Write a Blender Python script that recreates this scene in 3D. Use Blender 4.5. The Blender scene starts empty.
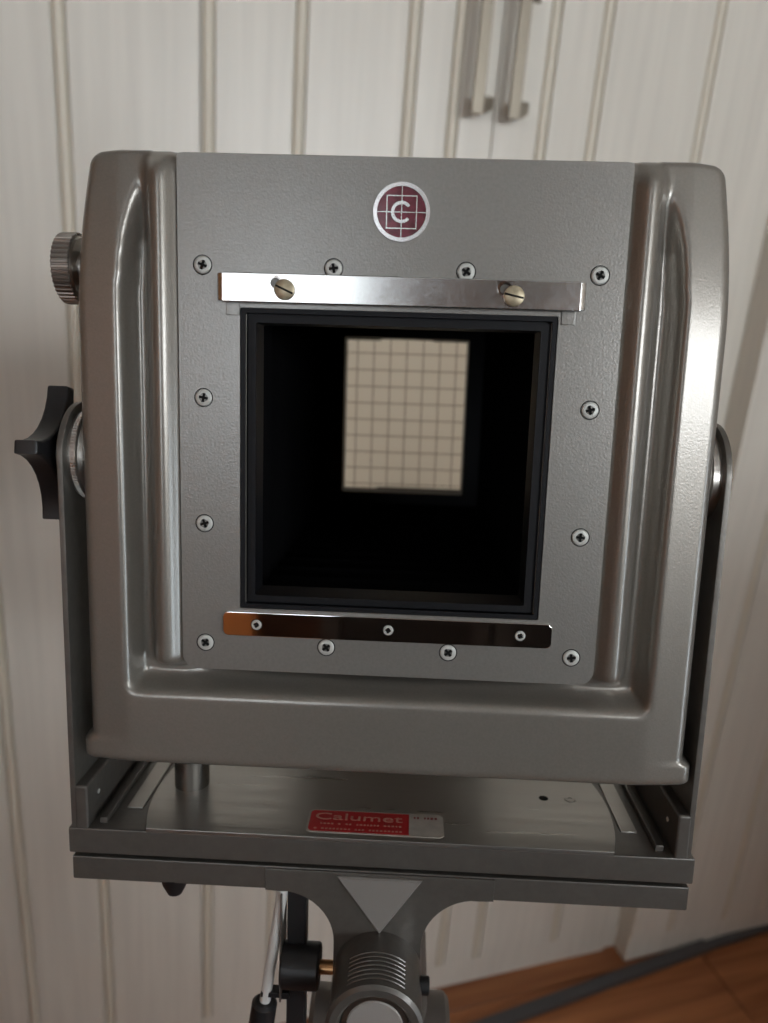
import bpy, bmesh, math, random
import numpy as np
from mathutils import Matrix, Vector
random.seed(7); rng = np.random.default_rng(3)
sc = bpy.context.scene
COL = sc.collection

# ------------------------------------------------------------------ camera, world, light, exposure
EYE_H = 1.35                                   # lens height over the floor
PSI = math.radians(18.5)                       # the room is turned against the viewing direction
ROOM = Matrix.Translation((0, 0, 0)) @ Matrix.Rotation(PSI, 4, 'Z')     # room frame: x along the wardrobe, y towards it
# unit vectors of the viewing camera in the world
cam_r = Vector((0.99711562, 0.02361995, 0.07212871))
cam_f = Vector((0.0, 0.95034215, -0.31120700))
cam_d = cam_f.cross(cam_r).normalized()
cam_u = -cam_d
cd = bpy.data.cameras.new('photo_camera'); cam = bpy.data.objects.new('photo_camera', cd); COL.objects.link(cam)
M = Matrix.Identity(4)
for i in range(3):
    M[i][0] = cam_r[i]; M[i][1] = cam_u[i]; M[i][2] = -cam_f[i]
M[2][3] = EYE_H
cam.matrix_world = M
cd.sensor_fit = 'VERTICAL'; cd.sensor_height = 36.0; cd.sensor_width = 36.0 * 768 / 1023
cd.lens = 36.0 * 768.0 / 1023.0
cd.clip_start = 0.01; cd.clip_end = 50
cd.dof.use_dof = True; cd.dof.focus_distance = 0.258; cd.dof.aperture_fstop = 10.5
sc.camera = cam

wd = bpy.data.worlds.new('daylight'); sc.world = wd; wd.use_nodes = True
wd.node_tree.nodes['Background'].inputs[0].default_value = (0.80, 0.90, 1.0, 1)
wd.node_tree.nodes['Background'].inputs[1].default_value = 3.0

sc.view_settings.view_transform = 'Standard'; sc.view_settings.look = 'None'
sc.view_settings.gamma = 1.0; sc.view_settings.use_curve_mapping = False
sc.view_settings.exposure = 0.42

# room extents in the room frame (metres)
RX0, RX1, RY0, RY1, RZ = -2.10, 1.95, -2.3, 1.66, 2.55
WARD = 1.027                                   # wardrobe front plane
WIN = (0.02, 1.78, 1.52, 2.08)                 # window in the back wall: x0, x1, z0, z1
WIN2 = (-1.98, -0.98, 1.35, 2.45)

WIN3 = (-1.95, -1.10, 0.25, 1.45)                # low window in the right wall: y0, y1, z0, z1
def window_light(name, w, power):
    l = bpy.data.lights.new(name, 'AREA'); l.shape = 'RECTANGLE'
    l.size = w[1]-w[0]; l.size_y = w[3]-w[2]; l.energy = power; l.color = (0.97, 0.98, 1.0)
    o = bpy.data.objects.new(name, l); COL.objects.link(o)
    o.matrix_world = ROOM @ Matrix.Translation(((w[0]+w[1])/2, RY0-0.16, (w[2]+w[3])/2)) @ Matrix.Rotation(math.radians(90), 4, 'X')
    return o
window_light('window_daylight', WIN, 38)
window_light('side_window_daylight', WIN2, 7)
l3 = window_light('right_window_daylight', WIN3, 7); l3.data.color = (0.70, 0.85, 1.0)
l3.matrix_world = ROOM @ Matrix.Translation((RX1+0.16, (WIN3[0]+WIN3[1])/2, (WIN3[2]+WIN3[3])/2)) @ Matrix.Rotation(math.radians(90), 4, 'Z') @ Matrix.Rotation(math.radians(90), 4, 'X')

# ------------------------------------------------------------------ materials
def mat(name, color, rough=0.5, metal=0.0, bump=0.0, bscale=200.0, var=0.0, vscale=40.0, coat=0.0, stretch=(1,1,1), spec=0.5, rvar=0.0, emit=None):
    m = bpy.data.materials.new(name); m.use_nodes = True
    nt = m.node_tree; b = nt.nodes['Principled BSDF']
    b.inputs['Base Color'].default_value = (*color, 1); b.inputs['Roughness'].default_value = rough
    b.inputs['Metallic'].default_value = metal; b.inputs['Specular IOR Level'].default_value = spec
    b.inputs['Coat Weight'].default_value = coat; b.inputs['Coat Roughness'].default_value = 0.12
    tc = nt.nodes.new('ShaderNodeTexCoord'); mp = nt.nodes.new('ShaderNodeMapping'); mp.inputs['Scale'].default_value = stretch
    nt.links.new(tc.outputs['Object'], mp.inputs['Vector'])
    if bump:
        n = nt.nodes.new('ShaderNodeTexNoise'); n.inputs['Scale'].default_value = bscale; n.inputs['Detail'].default_value = 2
        nt.links.new(mp.outputs[0], n.inputs['Vector'])
        bp = nt.nodes.new('ShaderNodeBump'); bp.inputs['Strength'].default_value = bump; bp.inputs['Distance'].default_value = 0.001
        nt.links.new(n.outputs['Fac'], bp.inputs['Height']); nt.links.new(bp.outputs[0], b.inputs['Normal'])
        if coat: nt.links.new(bp.outputs[0], b.inputs['Coat Normal'])
    if var or rvar:
        n2 = nt.nodes.new('ShaderNodeTexNoise'); n2.inputs['Scale'].default_value = vscale; n2.inputs['Detail'].default_value = 4
        nt.links.new(mp.outputs[0], n2.inputs['Vector'])
        if var:
            r = nt.nodes.new('ShaderNodeMapRange'); r.inputs[1].default_value = 0.3; r.inputs[2].default_value = 0.7
            r.inputs[3].default_value = 1-var; r.inputs[4].default_value = 1+var
            nt.links.new(n2.outputs['Fac'], r.inputs[0])
            mx = nt.nodes.new('ShaderNodeVectorMath'); mx.operation = 'SCALE'; mx.inputs[0].default_value = color
            nt.links.new(r.outputs[0], mx.inputs['Scale']); nt.links.new(mx.outputs[0], b.inputs['Base Color'])
        if rvar:
            r2 = nt.nodes.new('ShaderNodeMapRange'); r2.inputs[1].default_value = 0.3; r2.inputs[2].default_value = 0.7
            r2.inputs[3].default_value = max(0.02, rough-rvar); r2.inputs[4].default_value = rough+rvar
            nt.links.new(n2.outputs['Fac'], r2.inputs[0]); nt.links.new(r2.outputs[0], b.inputs['Roughness'])
    return m

PAINT = (0.25, 0.232, 0.205)
MT = dict(
    shell=mat('hammered_grey_enamel', PAINT, 0.32, 0.5, bump=0.05, bscale=1500, var=0.05, vscale=1200, coat=0.5),
    panel=mat('grey_enamel_panel', (0.245, 0.236, 0.218), 0.38, 0.55, bump=0.085, bscale=1400, var=0.06, vscale=900, coat=0.5),
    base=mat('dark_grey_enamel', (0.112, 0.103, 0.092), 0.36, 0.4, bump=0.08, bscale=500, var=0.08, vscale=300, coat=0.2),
    yoke=mat('worn_grey_metal', (0.16, 0.15, 0.135), 0.38, 0.65, bump=0.05, bscale=600, var=0.1, vscale=200),
    chrome=mat('chrome', (0.56, 0.55, 0.535), 0.2, 1.0, rvar=0.03, vscale=900),
    rod=mat('satin_steel_rod', (0.74, 0.73, 0.70), 0.4, 0.2),
    plug=mat('brushed_plug', (0.34, 0.32, 0.30), 0.5, 0.3, bump=0.05, bscale=600),
    chrome2=mat('polished_chrome', (0.82, 0.80, 0.78), 0.05, 1.0),
    nickel=mat('nickel_screw', (0.55, 0.56, 0.53), 0.5, 0.35, bump=0.1, bscale=900),
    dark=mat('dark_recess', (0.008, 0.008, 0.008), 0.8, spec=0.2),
    brass=mat('tarnished_brass', (0.42, 0.36, 0.25), 0.42, 0.7, var=0.2, vscale=400),
    copper=mat('brass_stud', (0.55, 0.30, 0.14), 0.35, 0.9),
    black=mat('black_board_frame', (0.006, 0.0063, 0.008), 0.5, 0.0, spec=0.22, bump=0.05, bscale=600),
    plastic=mat('black_plastic', (0.012, 0.012, 0.013), 0.42, 0.0, bump=0.06, bscale=500),
    bellows=mat('black_bellows_cloth', (0.0045, 0.0045, 0.005), 1.0, spec=0.0),
    alu=mat('brushed_aluminium', (0.36, 0.345, 0.32), 0.34, 0.9, bump=0.06, bscale=500, stretch=(0.05, 1, 1), rvar=0.07, vscale=300),
    steel=mat('turned_steel', (0.50, 0.48, 0.45), 0.28, 1.0, bump=0.05, bscale=900, stretch=(1, 1, 0.05)),
    maroon=mat('maroon_enamel', (0.13, 0.012, 0.026), 0.25, 0.0, var=0.35, vscale=350, coat=0.6),
    silver=mat('silver_badge', (0.82, 0.80, 0.80), 0.22, 0.85),
    red=mat('red_sticker', (0.42, 0.004, 0.008), 0.4, var=0.08, vscale=300),
    foil=mat('pale_foil_sticker', (0.45, 0.42, 0.38), 0.45, 0.2, var=0.1, vscale=300),
    ink=mat('pale_lettering', (0.50, 0.24, 0.19), 0.5),
    inkred=mat('dark_red_lettering', (0.20, 0.02, 0.02), 0.5),
    tri=mat('pale_grey_plate', (0.22, 0.205, 0.19), 0.45, 0.1, bump=0.05, bscale=500),
    cream=mat('cream_laminate', (0.80, 0.765, 0.69), 0.33, bump=0.02, bscale=60, stretch=(6, 6, 0.25), var=0.05, vscale=14),
    ivory=mat('ivory_bead', (0.80, 0.745, 0.63), 0.4),
    handle=mat('brushed_nickel_handle', (0.34, 0.30, 0.24), 0.42, 0.5),
    plaster=mat('beige_plaster', (0.55, 0.50, 0.43), 0.85, bump=0.1, bscale=80),
    warm=mat('warm_wallpaper', (0.52, 0.26, 0.12), 0.85, bump=0.1, bscale=60),
    ceil=mat('ceiling_paint', (0.62, 0.61, 0.58), 0.9),
    wframe=mat('white_window_frame', (0.78, 0.78, 0.77), 0.4),
    oak=mat('orange_wood', (0.60, 0.19, 0.05), 0.4, var=0.2, vscale=8, stretch=(6, 6, 0.5)),
    darkwood=mat('dark_walnut', (0.035, 0.022, 0.016), 0.45, var=0.25, vscale=8, stretch=(0.5, 6, 6)),
    walnut=mat('brown_wood', (0.20, 0.085, 0.045), 0.5, var=0.2, vscale=8, stretch=(6, 6, 0.5)),
    screen2=mat('tan_fabric', (0.42, 0.25, 0.18), 0.9, bump=0.1, bscale=300),
    screen=mat('dark_brown_fabric', (0.022, 0.016, 0.014), 0.9, bump=0.1, bscale=300),
    leather=mat('cognac_leather', (0.32, 0.12, 0.045), 0.5, bump=0.1, bscale=120, var=0.15, vscale=10),
    bar=mat('dark_grey_bar', (0.10, 0.10, 0.105), 0.5, 0.3),
    tripod=mat('tripod_grey', (0.16, 0.14, 0.125), 0.45, 0.5, var=0.08, vscale=100),
    post=mat('turned_post', (0.42, 0.41, 0.39), 0.25, 1.0),
)

def plank_mat():
    m = bpy.data.materials.new('wood_plank'); m.use_nodes = True; nt = m.node_tree; b = nt.nodes['Principled BSDF']
    tc = nt.nodes.new('ShaderNodeTexCoord'); mp = nt.nodes.new('ShaderNodeMapping'); mp.inputs['Scale'].default_value = (1.4, 22, 22)
    oi = nt.nodes.new('ShaderNodeObjectInfo'); ad = nt.nodes.new('ShaderNodeVectorMath'); ad.operation = 'ADD'
    mu = nt.nodes.new('ShaderNodeVectorMath'); mu.operation = 'SCALE'; mu.inputs[0].default_value = (13, 7, 5)
    nt.links.new(oi.outputs['Random'], mu.inputs['Scale'])
    nt.links.new(tc.outputs['Object'], ad.inputs[0]); nt.links.new(mu.outputs[0], ad.inputs[1]); nt.links.new(ad.outputs[0], mp.inputs['Vector'])
    n = nt.nodes.new('ShaderNodeTexNoise'); n.inputs['Scale'].default_value = 2.0; n.inputs['Detail'].default_value = 5; n.inputs['Distortion'].default_value = 0.6
    nt.links.new(mp.outputs[0], n.inputs['Vector'])
    cr = nt.nodes.new('ShaderNodeValToRGB'); cr.color_ramp.elements[0].position = 0.3; cr.color_ramp.elements[1].position = 0.72
    cr.color_ramp.elements[0].color = (0.23, 0.075, 0.026, 1); cr.color_ramp.elements[1].color = (0.50, 0.20, 0.075, 1)
    nt.links.new(n.outputs['Fac'], cr.inputs[0])
    hs = nt.nodes.new('ShaderNodeHueSaturation'); nt.links.new(cr.outputs[0], hs.inputs['Color'])
    mr = nt.nodes.new('ShaderNodeMapRange'); mr.inputs[3].default_value = 0.85; mr.inputs[4].default_value = 1.15
    nt.links.new(oi.outputs['Random'], mr.inputs[0]); nt.links.new(mr.outputs[0], hs.inputs['Value'])
    nt.links.new(hs.outputs[0], b.inputs['Base Color']); b.inputs['Roughness'].default_value = 0.38
    return m
MT['plank'] = plank_mat()

def ground_glass_mat():
    # ruled focusing screen: frosted glass with dark half-inch lines printed on it
    m = bpy.data.materials.new('ruled_ground_glass'); m.use_nodes = True; nt = m.node_tree; b = nt.nodes['Principled BSDF']
    out = nt.nodes['Material Output']
    tc = nt.nodes.new('ShaderNodeTexCoord'); sx = nt.nodes.new('ShaderNodeSeparateXYZ'); nt.links.new(tc.outputs['Object'], sx.inputs[0])
    def line(sock, off):
        a = nt.nodes.new('ShaderNodeMath'); a.operation = 'ADD'; a.inputs[1].default_value = off; nt.links.new(sock, a.inputs[0])
        q = nt.nodes.new('ShaderNodeMath'); q.operation = 'PINGPONG'; q.inputs[1].default_value = 0.00635; nt.links.new(a.outputs[0], q.inputs[0])
        c = nt.nodes.new('ShaderNodeMath'); c.operation = 'LESS_THAN'; c.inputs[1].default_value = 0.00035; nt.links.new(q.outputs[0], c.inputs[0])
        return c
    lx, lz = line(sx.outputs['X'], 1.27), line(sx.outputs['Z'], 1.27)
    mx = nt.nodes.new('ShaderNodeMath'); mx.operation = 'MAXIMUM'; nt.links.new(lx.outputs[0], mx.inputs[0]); nt.links.new(lz.outputs[0], mx.inputs[1])
    tr = nt.nodes.new('ShaderNodeBsdfTranslucent'); tr.inputs[0].default_value = (1.0, 0.95, 0.87, 1)
    tp = nt.nodes.new('ShaderNodeBsdfRefraction'); tp.inputs['IOR'].default_value = 1.2; tp.inputs['Roughness'].default_value = 0.85; tp.inputs[0].default_value = (1.0, 0.96, 0.89, 1)
    ms = nt.nodes.new('ShaderNodeMixShader'); ms.inputs[0].default_value = 0.75
    nt.links.new(tr.outputs[0], ms.inputs[1]); nt.links.new(tp.outputs[0], ms.inputs[2])
    ink = nt.nodes.new('ShaderNodeBsdfTranslucent'); ink.inputs[0].default_value = (0.40, 0.34, 0.29, 1)
    m2 = nt.nodes.new('ShaderNodeMixShader'); nt.links.new(mx.outputs[0], m2.inputs[0]); nt.links.new(ms.outputs[0], m2.inputs[1]); nt.links.new(ink.outputs[0], m2.inputs[2])
    nt.links.new(m2.outputs[0], out.inputs['Surface'])
    return m
MT['gg'] = ground_glass_mat()

def pane_mat():
    m = bpy.data.materials.new('window_glass'); m.use_nodes = True; nt = m.node_tree
    nt.nodes.remove(nt.nodes['Principled BSDF']); out = nt.nodes['Material Output']
    t = nt.nodes.new('ShaderNodeBsdfTransparent'); t.inputs[0].default_value = (0.97, 0.98, 0.98, 1)
    g = nt.nodes.new('ShaderNodeBsdfGlossy'); g.inputs['Roughness'].default_value = 0.02
    x = nt.nodes.new('ShaderNodeMixShader'); x.inputs[0].default_value = 0.06
    nt.links.new(t.outputs[0], x.inputs[1]); nt.links.new(g.outputs[0], x.inputs[2]); nt.links.new(x.outputs[0], out.inputs['Surface'])
    return m
MT['pane'] = pane_mat()

# ------------------------------------------------------------------ mesh helpers
def finish(me, ang=35):
    bm = bmesh.new(); bm.from_mesh(me)
    bmesh.ops.recalc_face_normals(bm, faces=bm.faces)
    ca = math.radians(ang)
    for e in bm.edges:
        if len(e.link_faces) == 2: e.smooth = e.calc_face_angle(0) < ca
    for f in bm.faces: f.smooth = True
    bm.to_mesh(me); bm.free()

class MB:
    """collects shapes in millimetres (or metres with u=1) and links them as one mesh object"""
    def __init__(s, u=0.001, org=(0, 0, 0)): s.bm = bmesh.new(); s.u = u; s.org = Vector(org); s.wn = False
    def box(s, x0, x1, y0, y1, z0, z1, bev=0.0, seg=2, mi=0):
        t = bmesh.new(); bmesh.ops.create_cube(t, size=1)
        for v in t.verts: v.co = Vector(((x0+x1)/2 + v.co.x*(x1-x0), (y0+y1)/2 + v.co.y*(y1-y0), (z0+z1)/2 + v.co.z*(z1-z0)))
        if bev: s.wn = True; bmesh.ops.bevel(t, geom=t.edges[:], offset=bev, segments=seg, profile=0.5, affect='EDGES')
        return s._add(t, mi)
    def prism(s, pts, a0, a1, axis='y', bev=0.0, seg=2, mi=0):
        """pts: outline; axis x: (y,z), axis y: (x,z), axis z: (x,y)"""
        t = bmesh.new()
        def P(p, a): return {'x': (a, p[0], p[1]), 'y': (p[0], a, p[1]), 'z': (p[0], p[1], a)}[axis]
        A = [t.verts.new(P(p, a0)) for p in pts]; B = [t.verts.new(P(p, a1)) for p in pts]; n = len(pts)
        fa = t.faces.new(A); fb = t.faces.new(B[::-1])
        for i in range(n): t.faces.new((A[i], B[i], B[(i+1) % n], A[(i+1) % n]))
        bmesh.ops.recalc_face_normals(t, faces=t.faces)
        if bev: s.wn = True; bmesh.ops.bevel(t, geom=list(set(list(fa.edges)+list(fb.edges))), offset=bev, segments=seg, profile=0.5, affect='EDGES')
        return s._add(t, mi)
    def ring(s, outer, inner, a0, a1, axis='y', mi=0):
        """prism with a hole; both loops have the same number of points"""
        t = bmesh.new()
        def P(p, a): return {'x': (a, p[0], p[1]), 'y': (p[0], a, p[1]), 'z': (p[0], p[1], a)}[axis]
        L = [[t.verts.new(P(p, a)) for p in lp] for a in (a0, a1) for lp in (outer, inner)]
        n = len(outer)
        for i in range(n):
            j = (i+1) % n
            t.faces.new((L[0][i], L[0][j], L[1][j], L[1][i])); t.faces.new((L[2][j], L[2][i], L[3][i], L[3][j]))
            t.faces.new((L[0][j], L[0][i], L[2][i], L[2][j])); t.faces.new((L[1][i], L[1][j], L[3][j], L[3][i]))
        return s._add(t, mi)
    def lathe(s, prof, c, axis='x', n=48, mi=0, closed=False):
        """prof: list of (along, radius)"""
        t = bmesh.new(); rings = []
        for a, r in prof:
            if r < 1e-6:
                p = {'x': (a, 0, 0), 'y': (0, a, 0), 'z': (0, 0, a)}[axis]; rings.append([t.verts.new(Vector(p)+Vector(c))]); continue
            R = []
            for k in range(n):
                th = 2*math.pi*k/n; u, w = r*math.cos(th), r*math.sin(th)
                p = {'x': (a, u, w), 'y': (u, a, w), 'z': (u, w, a)}[axis]; R.append(t.verts.new(Vector(p)+Vector(c)))
            rings.append(R)
        if closed: rings.append(rings[0])
        for A, B in zip(rings, rings[1:]):
            if len(A) == 1 and len(B) == 1: continue
            for k in range(n):
                j = (k+1) % n
                if len(A) == 1: t.faces.new((A[0], B[k], B[j]))
                elif len(B) == 1: t.faces.new((A[k], B[0], A[j]))
                else: t.faces.new((A[k], B[k], B[j], A[j]))
        return s._add(t, mi)
    def tube(s, p0, p1, r, n=20, r1=None, mi=0, bev=0.0):
        p0, p1 = Vector(p0), Vector(p1); d = p1-p0; L = d.length; q = d.to_track_quat('Z', 'Y').to_matrix().to_4x4()
        r1 = r if r1 is None else r1
        t = bmesh.new(); pr = [(0, 0), (0, r-bev), (bev, r), (L-bev, r1), (L, r1-bev), (L, 0)] if bev else [(0, 0), (0, r), (L, r1), (L, 0)]
        rings = []
        for a, rr in pr:
            if rr < 1e-9: rings.append([t.verts.new((0, 0, a))])
            else: rings.append([t.verts.new((rr*math.cos(2*math.pi*k/n), rr*math.sin(2*math.pi*k/n), a)) for k in range(n)])
        for A, B in zip(rings, rings[1:]):
            for k in range(n):
                j = (k+1) % n
                if len(A) == 1: t.faces.new((A[0], B[k], B[j]))
                elif len(B) == 1: t.faces.new((A[k], B[0], A[j]))
                else: t.faces.new((A[k], B[k], B[j], A[j]))
        bmesh.ops.transform(t, matrix=Matrix.Translation(p0) @ q, verts=t.verts)
        return s._add(t, mi)
    def _add(s, t, mi):
        for f in t.faces: f.material_index = mi
        me = bpy.data.meshes.new('tmp'); bmesh.ops.recalc_face_normals(t, faces=t.faces); t.to_mesh(me); t.free(); s.bm.from_mesh(me); bpy.data.meshes.remove(me); return s
    def build(s, name, mats, parent=None, ang=35):
        for v in s.bm.verts: v.co = (v.co - s.org) * s.u
        me = bpy.data.meshes.new(name); s.bm.to_mesh(me); s.bm.free(); finish(me, ang)
        o = link(name, me, mats, parent)
        if s.wn: w_ = o.modifiers.new('weighted_normals', 'WEIGHTED_NORMAL'); w_.keep_sharp = True
        return o

def link(name, me, mats, parent=None):
    for m in (mats if isinstance(mats, (list, tuple)) else [mats]): me.materials.append(m)
    o = bpy.data.objects.new(name, me); COL.objects.link(o)
    if parent: o.parent = parent
    return o
def tag(o, label=None, cat=None, group=None, kind=None):
    if label: o['label'] = label
    if cat: o['category'] = cat
    if group: o['group'] = group
    if kind: o['kind'] = kind
    return o
def empty(name, matrix):
    o = bpy.data.objects.new(name, None); COL.objects.link(o); o.matrix_world = matrix; o.empty_display_size = 0.05; return o
def rrect(x0, x1, z0, z1, r, n=6, corners=(1, 1, 1, 1)):
    """rounded rectangle, corners: (bl, br, tr, tl) radius factor"""
    out = []
    for (cx, cz, a, k) in ((x0, z0, 180, 0), (x1, z0, 270, 1), (x1, z1, 0, 2), (x0, z1, 90, 3)):
        rr = max(r*corners[k], 1e-3); px = cx + (rr if cx == x0 else -rr); pz = cz + (rr if cz == z0 else -rr)
        for i in range(n+1):
            t = math.radians(a + 90*i/n); out.append((px+rr*math.cos(t), pz+rr*math.sin(t)))
    return out
def circle(cx, cz, r, n=32, a0=0): return [(cx+r*math.cos(a0+2*math.pi*i/n), cz+r*math.sin(a0+2*math.pi*i/n)) for i in range(n)]

# ------------------------------------------------------------------ the room
def room_box(name, boxes, m, kind='structure', parent=None):
    b = MB(1.0)
    for q in boxes: b.box(*q)
    o = b.build(name, m, parent)
    if parent is None: o.matrix_world = ROOM
    if kind: o['kind'] = kind
    return o
T = 0.12
floor = room_box('floor', [(RX0-T, RX1+T, RY0-T, RY1+T, -0.14, -0.018)], MT['darkwood'])
room_box('ceiling', [(RX0-T, RX1+T, RY0-T, RY1+T, RZ, RZ+0.1)], MT['ceil'])
room_box('wall_far', [(RX0-T, RX1+T, RY1, RY1+T, -0.018, RZ)], MT['plaster'])
room_box('wall_left', [(RX0-T, RX0, RY0, RY1, -0.018, RZ)], MT['warm'])
room_box('wall_right', [(RX1, RX1+T, RY0, WIN3[0], -0.018, RZ), (RX1, RX1+T, WIN3[1], RY1, -0.018, RZ), (RX1, RX1+T, WIN3[0], WIN3[1], -0.018, WIN3[2]), (RX1, RX1+T, WIN3[0], WIN3[1], WIN3[3], RZ)], MT['plaster'])
bw = []
xs = [RX0-T, WIN2[0], WIN2[1], WIN[0], WIN[1], RX1+T]
for i in (0, 2, 4): bw.append((xs[i], xs[i+1], RY0-T, RY0, -0.018, RZ))
for w in (WIN, WIN2): bw += [(w[0], w[1], RY0-T, RY0, -0.018, w[2]), (w[0], w[1], RY0-T, RY0, w[3], RZ)]
room_box('wall_back', bw, MT['plaster'])
for k, w in enumerate((WIN, WIN2)):
    x0, x1, z0, z1 = w; f = 0.05; xm = (x0+x1)/2
    wn = room_box('window_%d' % (k+1), [(x0, x0+f, RY0-0.09, RY0-0.02, z0, z1), (x1-f, x1, RY0-0.09, RY0-0.02, z0, z1), (x0+f, x1-f, RY0-0.09, RY0-0.02, z0, z0+f),
             (x0+f, x1-f, RY0-0.09, RY0-0.02, z1-f, z1), (xm-0.03, xm+0.03, RY0-0.09, RY0-0.02, z0+f, z1-f)], MT['wframe'])
    for a, b_ in ((x0+f, xm-0.03), (xm+0.03, x1-f)): room_box('pane', [(a, b_, RY0-0.058, RY0-0.052, z0+f, z1-f)], MT['pane'], None, wn)
    room_box('window_sill', [(x0-0.05, x1+0.05, RY0-0.02, RY0+0.14, z0-0.03, z0)], MT['wframe'], None, wn)

y0, y1, z0, z1 = WIN3; f = 0.05
wn = room_box('window_3', [(RX1+0.02, RX1+0.09, y0, y0+f, z0, z1), (RX1+0.02, RX1+0.09, y1-f, y1, z0, z1), (RX1+0.02, RX1+0.09, y0+f, y1-f, z0, z0+f), (RX1+0.02, RX1+0.09, y0+f, y1-f, z1-f, z1)], MT['wframe'])
room_box('pane', [(RX1+0.052, RX1+0.058, y0+f, y1-f, z0+f, z1-f)], MT['pane'], None, wn)

# floor planks: one mesh shared by all
PW, PL = 0.193, 1.22
pb = MB(1.0); pb.box(0, PL-0.003, 0, PW-0.002, -0.018, 0, bev=0.0015, seg=1); plank0 = pb.build('plank', MT['plank'], floor)
pm = plank0.data; first = True
ny = int((RY1-RY0)/PW)+1
for j in range(ny):
    y = RY0 + j*PW
    if y + PW > RY1 + 0.1: break
    x = RX0 - random.choice((0.1, 0.45, 0.8))*1.0
    while x < RX1:
        if first: o = plank0; first = False
        else: o = bpy.data.objects.new('plank', pm); COL.objects.link(o); o.parent = floor
        o.location = (x, y, 0); x += PL

# wardrobe: one unit per pair of doors, the grooves run from top to bottom
WZ0, WZ1 = 0.062, 2.42
def groove_door(x0, x1, grooves, yf, parent, handles):
    """a door leaf with its stiles and panels standing proud between narrow beaded grooves"""
    d = MB(1.0); d.box(x0+0.0005, x1-0.0005, yf+0.006, yf+0.022, WZ0, WZ1)
    door = d.build('door', MT['cream'], parent)
    edges = [x0+0.0005] + sorted(grooves) + [x1-0.0005]
    for i in range(len(edges)-1):
        a = edges[i] + (0.008 if i else 0); b = edges[i+1] - (0.008 if i < len(edges)-2 else 0)
        if b - a < 0.004: continue
        q = MB(1.0); q.box(a, b, yf, yf+0.0065, WZ0, WZ1, bev=0.0022, seg=2); q.build('panel', MT['cream'], door)
    for g in sorted(grooves):
        q = MB(1.0); q.tube((g, yf+0.0052, WZ0+0.001), (g, yf+0.0052, WZ1-0.001), 0.0064, 12); q.build('bead', MT['ivory'], door)
    for hx, hz0, hz1 in handles:
        q = MB(1.0)
        # flat upright bar on slanted feet
        w = 0.0075
        q.box(hx-w, hx+w, yf-0.034, yf-0.026, hz0, hz1, bev=0.001)
        for zz, dz in ((hz0, 0.018), (hz1, -0.018)):
            t = bmesh.new()
            A_ = [t.verts.new((hx+dx_, yf-0.0335+dy_, zz+(dz if k_ in (1, 2) else 0))) for k_, (dx_, dy_) in enumerate(((-w, 0), (-w, 0), (w, 0), (w, 0)))]
            B_ = [t.verts.new((hx+0.028+dx_, yf+0.0005, zz+dz*0.75+(dz*0.8 if k_ in (1, 2) else 0))) for k_, dx_ in enumerate((-w, -w, w, w))]
            t.faces.new(A_); t.faces.new(B_)
            for k_ in range(4): t.faces.new((A_[k_], A_[(k_+1) % 4], B_[(k_+1) % 4], B_[k_]))
            q._add(t, 0)
        q.build('handle', MT['handle'], door)
    return door
def wardrobe(x0, x1, yf, label, doors, group=None):
    root = empty('wardrobe', ROOM @ Matrix.Translation((0, 0, 0)))
    q = MB(1.0)
    for bx_ in ((x0, x0+0.018, yf+0.022, RY1-0.01, 0.0, WZ1), (x1-0.018, x1, yf+0.022, RY1-0.01, 0.0, WZ1), (x0+0.018, x1-0.018, RY1-0.022, RY1-0.01, 0.0, WZ1),
                (x0+0.018, x1-0.018, yf+0.022, RY1-0.022, WZ1-0.018, WZ1), (x0+0.018, x1-0.018, yf+0.022, RY1-0.022, WZ0, WZ0+0.018)): q.box(*bx_)
    q.build('carcass', MT['cream'], root)
    q = MB(1.0); q.box(x0, x1, yf+0.004, yf+0.022, 0.0, WZ0-0.003, bev=0.0015); q.build('plinth', MT['cream'], root)
    for (a, b, g, h) in doors: groove_door(a, b, g, yf, root, h)
    tag(root, label, 'wardrobe', group); return root
HZ = (1.532, 1.70)
wardrobe(0.0795, 0.905, WARD, 'cream grooved double-door wardrobe with two nickel bow handles behind the view camera',
         [(0.0795, 0.454, (0.088, 0.196, 0.336, 0.397), [(0.416, *HZ)]), (0.454, 0.905, (0.527, 0.603, 0.775), [(0.467, *HZ)])])
wardrobe(-0.82, 0.079, WARD, 'cream grooved wardrobe beside the double-door one, seen past the black star knob',
         [(-0.82, -0.37, (-0.70, -0.60, -0.455), [(-0.402, *HZ)]), (-0.37, 0.079, (-0.30, -0.187, -0.072), [(-0.337, *HZ)])])
wardrobe(0.935, 1.80, WARD-0.035, 'cream grooved corner wardrobe standing a little forward by the right wall',
         [(0.935, 1.37, (1.03, 1.17, 1.27), []), (1.37, 1.80, (1.47, 1.60, 1.70), [])])
room_box('trim_1', [(0.9055, 0.9345, WARD+0.01, RY1, 0.0, WZ1)], MT['cream'])

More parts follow.
